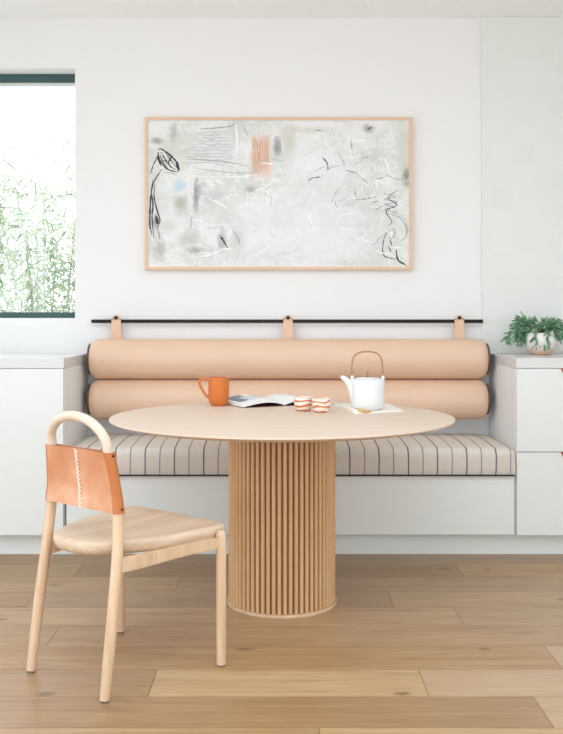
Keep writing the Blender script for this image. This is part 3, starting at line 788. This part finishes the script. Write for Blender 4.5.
# orange mug
mx, my = -.267, 4.165
mg = tag(empty('mug', (mx, my, TZ)), 'orange stoneware mug with a looped handle, left of the open book', 'mug')
bm = bmesh.new(); add_lathe(bm, [(0, 0), (.030, 0), (.033, .002), (.043, .017), (.0465, .030), (.0475, .118), (.0478, .1235), (.0465, .1255), (.0448, .1235), (.044, .03), (.036, .012), (0, .008)], 56, caps=False)
bmesh.ops.remove_doubles(bm, verts=bm.verts[:], dist=1e-5)
mesh_obj('cup_body', bm, M['mug'], mg, smooth=True)
bm = bmesh.new(); add_tube(bm, catmull([(-.0455, -.004, .119), (-.062, -.006, .1215), (-.080, -.008, .117), (-.0865, -.008, .105), (-.082, -.008, .088), (-.068, -.006, .062), (-.054, -.005, .044), (-.045, -.003, .036)], 6), .0052, 10, flat=1.1)
mesh_obj('handle', bm, M['mug'], mg, smooth=True)

# open book
bk = tag(empty('open_book', (.030, 4.145, TZ), math.radians(27)), 'open picture book lying between the orange mug and the tumblers', 'book')
D = .25; Wp = .205
bm = bmesh.new(); add_box(bm, -Wp - .004, -.004, -.003, D + .003, 0, .0022); add_box(bm, .004, Wp + .004, -.003, D + .003, 0, .0022); add_box(bm, -.004, .004, -.003, D + .003, .0, .0016)
mesh_obj('cover', bm, M['cover'], bk)
def top_z(t_): return .006 + .030 * (math.sin(min(1, t_ / .42) * PI / 2) if t_ < .42 else 1 - .62 * ((t_ - .42) / .58) ** 1.5)
def bot_z(t_): return .0024 + .018 * math.sin(PI * min(1, t_ ** .8)) * .9
for s in (-1, 1):
    bm = bmesh.new(); n = 18; lay_ = []
    for y_ in (0, D * .22, D * .72, D):
        row_t = [bm.verts.new((s * Wp * (i / n), y_, top_z(i / n) * (1 if s < 0 else .92))) for i in range(n + 1)]
        row_b = [bm.verts.new((s * Wp * (i / n), y_, min(bot_z(i / n), top_z(i / n) - .003) if i else .0024)) for i in range(n + 1)]
        lay_.append((row_t, row_b))
    for q, (A_, B2) in enumerate(zip(lay_, lay_[1:])):
        for i in range(n):
            f = bm.faces.new((A_[0][i], A_[0][i + 1], B2[0][i + 1], B2[0][i]))
            t_ = i / n
            if s < 0:                                      # the photograph printed across the outer part of the left page
                f.material_index = 1 if (t_ > .72 and q > 0 and t_ < .92) or (q == 2 and t_ > .5) else (2 if q == 1 and t_ > .3 and t_ < .72 else 0)
                if t_ > .92: f.material_index = 0
            else: f.material_index = 0
            bm.faces.new((A_[1][i], B2[1][i], B2[1][i + 1], A_[1][i + 1]))
    for (rt, rb) in (lay_[0], lay_[-1]):
        for i in range(n): bm.faces.new((rt[i], rb[i], rb[i + 1], rt[i + 1]))
    for a, b_ in zip(lay_, lay_[1:]):
        bm.faces.new((a[0][-1], a[1][-1], b_[1][-1], b_[0][-1])); bm.faces.new((a[0][0], b_[0][0], b_[1][0], a[1][0]))
    bmesh.ops.recalc_face_normals(bm, faces=bm.faces[:])
    mesh_obj('pages', bm, [M['paper'], M['ink'], M['print_pale']], bk, angle=50)

# two marbled tumblers
for px, py, lab in ((303.2, 410.8, 'cream and rust marbled tumbler, left of the pair, next to the book'), (321.3, 412.2, 'cream and rust marbled tumbler, right of the pair, next to the teapot cloth')):
    x_, y_ = on_table(px, py)
    t = tag(empty('tumbler', (x_, y_, TZ), random.uniform(0, 6)), lab, 'cup', 'marbled tumblers on the table')
    bm = bmesh.new(); add_lathe(bm, [(0, 0), (.027, 0), (.0295, .0025), (.0372, .018), (.0388, .034), (.0376, .054), (.0368, .0595), (.0355, .0605), (.0342, .0590), (.0355, .034), (.033, .014), (0, .008)], 48, caps=False)
    bmesh.ops.remove_doubles(bm, verts=bm.verts[:], dist=1e-5)
    mesh_obj('cup_body', bm, M['marble'], t, smooth=True)

# folded cloth under the teapot
pts = [on_table(x, y) for x, y in ((333.5, 405.4), (355, 414.2), (403, 411.6), (389, 404.4))]
cl = empty('folded_cloth', (pts[1][0], pts[1][1], TZ)); tag(cl, 'cream folded cloth with a tan turned edge, under the white teapot', 'cloth')
L_ = [Vector((p[0] - pts[1][0], p[1] - pts[1][1], 0)) for p in pts]
def quad_slab(bm, corners, z0, z1, n=10, wav=.0):
    g = {}
    for i in range(n + 1):
        for j in range(n + 1):
            u_, v_ = i / n, j / n
            p = corners[0] * (1 - u_) * (1 - v_) + corners[1] * u_ * (1 - v_) + corners[2] * u_ * v_ + corners[3] * (1 - u_) * v_
            g[i, j] = (bm.verts.new((p.x, p.y, z0)), bm.verts.new((p.x, p.y, z1 + wav * noise.noise(Vector((u_ * 4, v_ * 4, z1 * 90))))))
    for i in range(n):
        for j in range(n):
            bm.faces.new([g[a][1] for a in ((i, j), (i + 1, j), (i + 1, j + 1), (i, j + 1))]); bm.faces.new([g[a][0] for a in ((i, j), (i, j + 1), (i + 1, j + 1), (i + 1, j))])
    for i in range(n):
        for q in (((i, 0), (i + 1, 0)), ((i, n), (i + 1, n)), ((0, i), (0, i + 1)), ((n, i), (n, i + 1))):
            bm.faces.new((g[q[0]][0], g[q[1]][0], g[q[1]][1], g[q[0]][1]))
    bmesh.ops.recalc_face_normals(bm, faces=bm.faces[:])
bm = bmesh.new(); quad_slab(bm, L_, 0, .0045, 10, .0012)
k_ = [L_[0] * .97 + L_[3] * .03, L_[1] * .97 + L_[2] * .03, L_[1] * .12 + L_[2] * .88, L_[0] * .12 + L_[3] * .88]
quad_slab(bm, k_, .0047, .0085, 10, .0010)
mesh_obj('cloth_layers', bm, M['cloth'], cl, angle=60)
bm = bmesh.new()
e0, e1 = L_[0], L_[1]
add_tube(bm, [e0 + Vector((.008, .004, .008)), e0 * .5 + e1 * .5 + Vector((.006, .004, .0095)), e0 * .12 + e1 * .88 + Vector((.006, .004, .0095)), e1 + Vector((.006, .006, .009))], [.006, .0085, .0092, .0085], 12)
mesh_obj('rolled_edge', bm, M['cloth'], cl, smooth=True)
bm = bmesh.new(); a = L_[1]; d1 = (L_[2] - L_[1]).normalized(); d2 = (L_[0] - L_[1]).normalized()
add_tube(bm, [a + d2 * .035 + d1 * .006 + Vector((0, 0, .0118)), a + d2 * .012 + d1 * .012 + Vector((0, 0, .0120)), a + d2 * .004 + d1 * .050 + Vector((0, 0, .0085)), a + d2 * .003 + d1 * .085 + Vector((0, 0, .0055))], [.006, .0115, .009, .002], 12)
tag(mesh_obj('turned_corner', bm, M['tan'], cl, smooth=True), 'tan turned-over corner')

# teapot
tx, ty = on_table(367.5, 409.5)
tx, ty = (367.5 - X0) * 3.90 / F, 3.90
tp = tag(empty('teapot', (tx, ty, TZ + .0098)), 'white porcelain teapot with a tall wire handle, standing on the cream cloth', 'teapot')
bm = bmesh.new(); add_lathe(bm, [(0, 0), (.056, 0), (.060, .002), (.068, .012), (.0705, .026), (.0708, .10), (.0715, .122), (.0700, .1255), (.064, .1275), (0, .1285)], 64, caps=False)
bmesh.ops.remove_doubles(bm, verts=bm.verts[:], dist=1e-5); mesh_obj('pot_body', bm, M['porcelain'], tp, angle=60)
bm = bmesh.new()
SP = [(-.048, .022), (-.053, .045), (-.060, .070), (-.070, .095), (-.084, .117), (-.100, .131), (-.113, .136)]
P = catmull([(x, -.004, z_) for x, z_ in SP], 5); nn_ = len(P)
add_tube(bm, P, [.0145 * (1 - (i / (nn_ - 1)) ** 1.5) + .0065 for i in range(nn_)], 18)
mesh_obj('spout', bm, M['porcelain'], tp, smooth=True)
bm = bmesh.new(); add_lathe(bm, [(0, .1282), (.050, .1282), (.052, .1295), (.049, .1320), (0, .1345)], 48, caps=False); bmesh.ops.remove_doubles(bm, verts=bm.verts[:], dist=1e-5)
ld = mesh_obj('lid', bm, M['porcelain'], tp, smooth=True)
bm = bmesh.new(); add_tube(bm, [(0, 0, .134), (0, 0, .150), (0, 0, .160), (0, 0, .163)], [.0036, .0038, .0055, .003], 12); tag(mesh_obj('lid_knob', bm, M['brass'], ld, smooth=True), 'brown lid knob')
bm = bmesh.new(); hp = [(-.064, 0, .122), (-.066, 0, .150), (-.066, 0, .185), (-.060, 0, .215), (-.040, 0, .236), (0, 0, .243), (.038, 0, .236), (.057, 0, .215), (.063, 0, .185), (.064, 0, .150), (.064, 0, .122)]
add_tube(bm, catmull(hp, 6), .0031, 10); tag(mesh_obj('wire_handle', bm, M['brass'], tp, smooth=True), 'thin bronze bail handle')
for s in (-1, 1):
    bm = bmesh.new(); add_tube(bm, [(s * .065, 0, .120), (s * .065, 0, .138), (s * .065, 0, .142)], [.0075, .0065, .003], 12); mesh_obj('handle_lug', bm, M['porcelain'], tp, smooth=True)

# ------------------------------------------------------------------ potted plant on the right worktop
bx_, by_ = (540.5 - X0) * 4.80 / F, 4.80
pl = tag(empty('potted_plant', (bx_, by_, .9492)), 'green trailing succulent in an off-white round bowl on the right worktop', 'plant')
bm = bmesh.new(); add_lathe(bm, [(0, 0), (.046, 0), (.051, .004), (.070, .024), (.083, .052), (.086, .078), (.081, .102), (.074, .114), (.071, .115), (.0695, .112), (.076, .10), (.080, .078), (0, .074)], 56, caps=False)
bmesh.ops.remove_doubles(bm, verts=bm.verts[:], dist=1e-5); mesh_obj('bowl', bm, M['bowl'], pl, smooth=True)
bm = bmesh.new(); add_lathe(bm, [(0, .103), (.072, .103), (.072, .098), (0, .098)], 32, caps=False); bmesh.ops.remove_doubles(bm, verts=bm.verts[:], dist=1e-5)
mesh_obj('soil', bm, M['soil'], pl)
rp_ = random.Random(11)
bm = bmesh.new(); bs = bmesh.new()
def sprig(root, az, reach, rise, droop):
    d = Vector((math.cos(az), math.sin(az) * .75, 0)); d.normalize(); reach *= .84; rise *= .8
    pts = [root]
    for i in range(1, 6):
        t_ = i / 5; pts.append(root + d * reach * t_ + Vector((0, 0, rise * math.sin(t_ * PI * .62) - droop * t_ * t_)))
    P = catmull(pts, 3); n = len(P); add_tube(bs, P, [.0035 - .0015 * i / n for i in range(n)], 6)
    for i in range(3, n):
        t_ = i / n
        dirv = (P[min(i + 1, n - 1)] - P[i - 1]).normalized()
        if i % 2 and i < n - 2: continue
        for k in range(2 if t_ < .6 else 3):
            side = Vector((rp_.gauss(0, 1), rp_.gauss(0, 1), rp_.gauss(0, .8) + .3)); side = (side - dirv * side.dot(dirv)).normalized()
            ln = rp_.uniform(.032, .058); g_ = (dirv * rp_.uniform(.9, 1.4) + side * rp_.uniform(.3, .8)).normalized()
            a_ = P[i]; m_ = a_ + g_ * ln * .5; e_ = a_ + g_ * ln + Vector((0, 0, rp_.uniform(-.012, .004)))
            if e_.z < .006 or (e_.y > .155) or m_.y > .155: continue
            add_tube(bm, [a_, m_, a_ * .2 + e_ * .8, e_], [.0022, .0042, .0038, .0014], 6)
def spr(azd, reach, rise, droop): sprig(Vector((rp_.uniform(-.035, .03), rp_.uniform(-.03, .03), .104)), math.radians(azd), reach, rise, droop)
for azd, reach, rise, droop in [(180, .15, .10, .05), (172, .165, .085, .075), (190, .16, .07, .07), (200, .14, .10, .08), (165, .13, .12, .04), (215, .12, .09, .075), (150, .12, .12, .03), (178, .15, .12, .07), (185, .11, .11, .03),
        (230, .10, .085, .07), (262, .095, .07, .125), (250, .08, .07, .09), (240, .09, .08, .10), (300, .09, .09, .07), (325, .11, .09, .06), (345, .13, .10, .05), (0, .14, .09, .05), (10, .12, .12, .03), (20, .13, .11, .04), (355, .15, .07, .05), (335, .14, .07, .05), (40, .10, .11, .03), (120, .09, .10, .03), (210, .15, .085, .09), (195, .13, .06, .06)]:
    spr(azd, reach, rise, droop)
mesh_obj('foliage', bm, M['leaf'], pl, smooth=True); mesh_obj('stems', bs, M['stem'], pl, smooth=True)

# ------------------------------------------------------------------ garden outside the window
bm = bmesh.new(); add_box(bm, -14, 9, BY + .25, 22, -.6, -.35); S(mesh_obj('ground', bm, M['ground']))
rb = random.Random(5)
for i, (x_, y_, hh, dens) in enumerate([(-2.3, 6.8, 2.35, 2000), (-1.55, 7.0, 2.4, 2000), (-2.0, 7.9, 2.7, 2000), (-2.95, 7.7, 2.5, 1300), (-.9, 7.9, 2.4, 1000)]):
    t = tag(empty('bamboo', (x_, y_, -.35)), 'sunlit pale green bamboo shrub growing outside the window', 'bamboo', 'bamboo outside the window')
    bs = bmesh.new(); bl_ = bmesh.new(); culms = []
    for k in range(11):
        a_ = rb.uniform(0, 2 * PI); r_ = rb.uniform(.05, .22); b0 = Vector((r_ * math.cos(a_), r_ * math.sin(a_), 0)); lean = rb.uniform(.1, .5); h_ = hh * rb.uniform(.7, 1.12)
        P = catmull([b0 + Vector((math.cos(a_) * lean * q * q, math.sin(a_) * lean * q * q, h_ * q)) for q in (0, .3, .6, .85, 1)], 4)
        add_tube(bs, P, [.009 - .006 * j / len(P) for j in range(len(P))], 5); culms.append(P)
    for k in range(dens):
        P = culms[rb.randrange(len(culms))]; q = P[rb.randrange(4, len(P))]
        o_ = q + Vector((rb.gauss(0, .2), rb.gauss(0, .16), rb.gauss(0, .14)))
        for _ in range(2):
            d = Vector((rb.gauss(0, 1), rb.gauss(0, 1), rb.gauss(-.35, .8))).normalized(); L2 = rb.uniform(.06, .14); s_ = d.cross(Vector((rb.gauss(0, 1), rb.gauss(0, 1), rb.gauss(0, 1)))).normalized() * rb.uniform(.004, .009)
            vs = [bl_.verts.new(o_), bl_.verts.new(o_ + d * L2 * .35 + s_), bl_.verts.new(o_ + d * L2 + Vector((0, 0, -.02))), bl_.verts.new(o_ + d * L2 * .35 - s_)]
            bl_.faces.new(vs)
    mesh_obj('culms', bs, M['bamboo2'], t); mesh_obj('foliage', bl_, M['bamboo'] if i % 2 else M['bamboo2'], t)

# ------------------------------------------------------------------ light: bright overcast sky through the openings
w = bpy.data.worlds.new('overcast_sky'); bpy.context.scene.world = w; w.use_nodes = True
bg = w.node_tree.nodes['Background']; bg.inputs[0].default_value = (0.88, 0.95, 1.035, 1); bg.inputs[1].default_value = 3.0
def area(name, loc, rot, sx_, sy_, power=0, portal=False, col=(1, 1, 1)):
    l = bpy.data.lights.new(name, 'AREA'); l.shape = 'RECTANGLE'; l.size = sx_; l.size_y = sy_; l.energy = power; l.color = col
    if portal: l.cycles.is_portal = True
    o = bpy.data.objects.new(name, l); C.objects.link(o); o.location = loc; o.rotation_euler = rot
    return o
area('portal_left', (LX - .22, (LO[0] + LO[1]) / 2, (LO[2] + LO[3]) / 2), (0, -PI / 2, 0), LO[3] - LO[2], LO[1] - LO[0], portal=True)
area('portal_rear', ((RO[0] + RO[1]) / 2, RY - .22, (RO[2] + RO[3]) / 2), (PI / 2, 0, 0), RO[1] - RO[0], RO[3] - RO[2], portal=True)
area('portal_right', (RX + .22, (RW[0] + RW[1]) / 2, (RW[2] + RW[3]) / 2), (0, PI / 2, 0), RW[3] - RW[2], RW[1] - RW[0], portal=True)
area('portal_sky', ((KX0 + KX1) / 2, (KY0 + KY1) / 2, CZ + .16), (0, 0, 0), KX1 - KX0, KY1 - KY0, portal=True)
area('portal_back', ((WX0 + WX1) / 2, BY + .24, (WZ0 + WZ1) / 2), (-PI / 2, 0, 0), WX1 - WX0, WZ1 - WZ0, portal=True)

# ------------------------------------------------------------------ camera
cd_ = bpy.data.cameras.new('camera'); cam = bpy.data.objects.new('camera', cd_); C.objects.link(cam)
cam.location = (0, 0, H); cam.rotation_euler = (PI / 2, 0, 0)
cd_.sensor_fit = 'AUTO'; cd_.sensor_width = 36; cd_.lens = F / 734 * 36
cd_.shift_x = (281.5 - X0) / 734; cd_.shift_y = -(367 - Y0) / 734
cd_.clip_start = .05; cd_.clip_end = 100
sc = bpy.context.scene; sc.camera = cam
sc.view_settings.view_transform = 'Standard'; sc.view_settings.look = 'None'; sc.view_settings.gamma = 1; sc.view_settings.use_curve_mapping = False
sc.view_settings.exposure = 0.10
sc.cycles.max_bounces = 12; sc.cycles.diffuse_bounces = 6
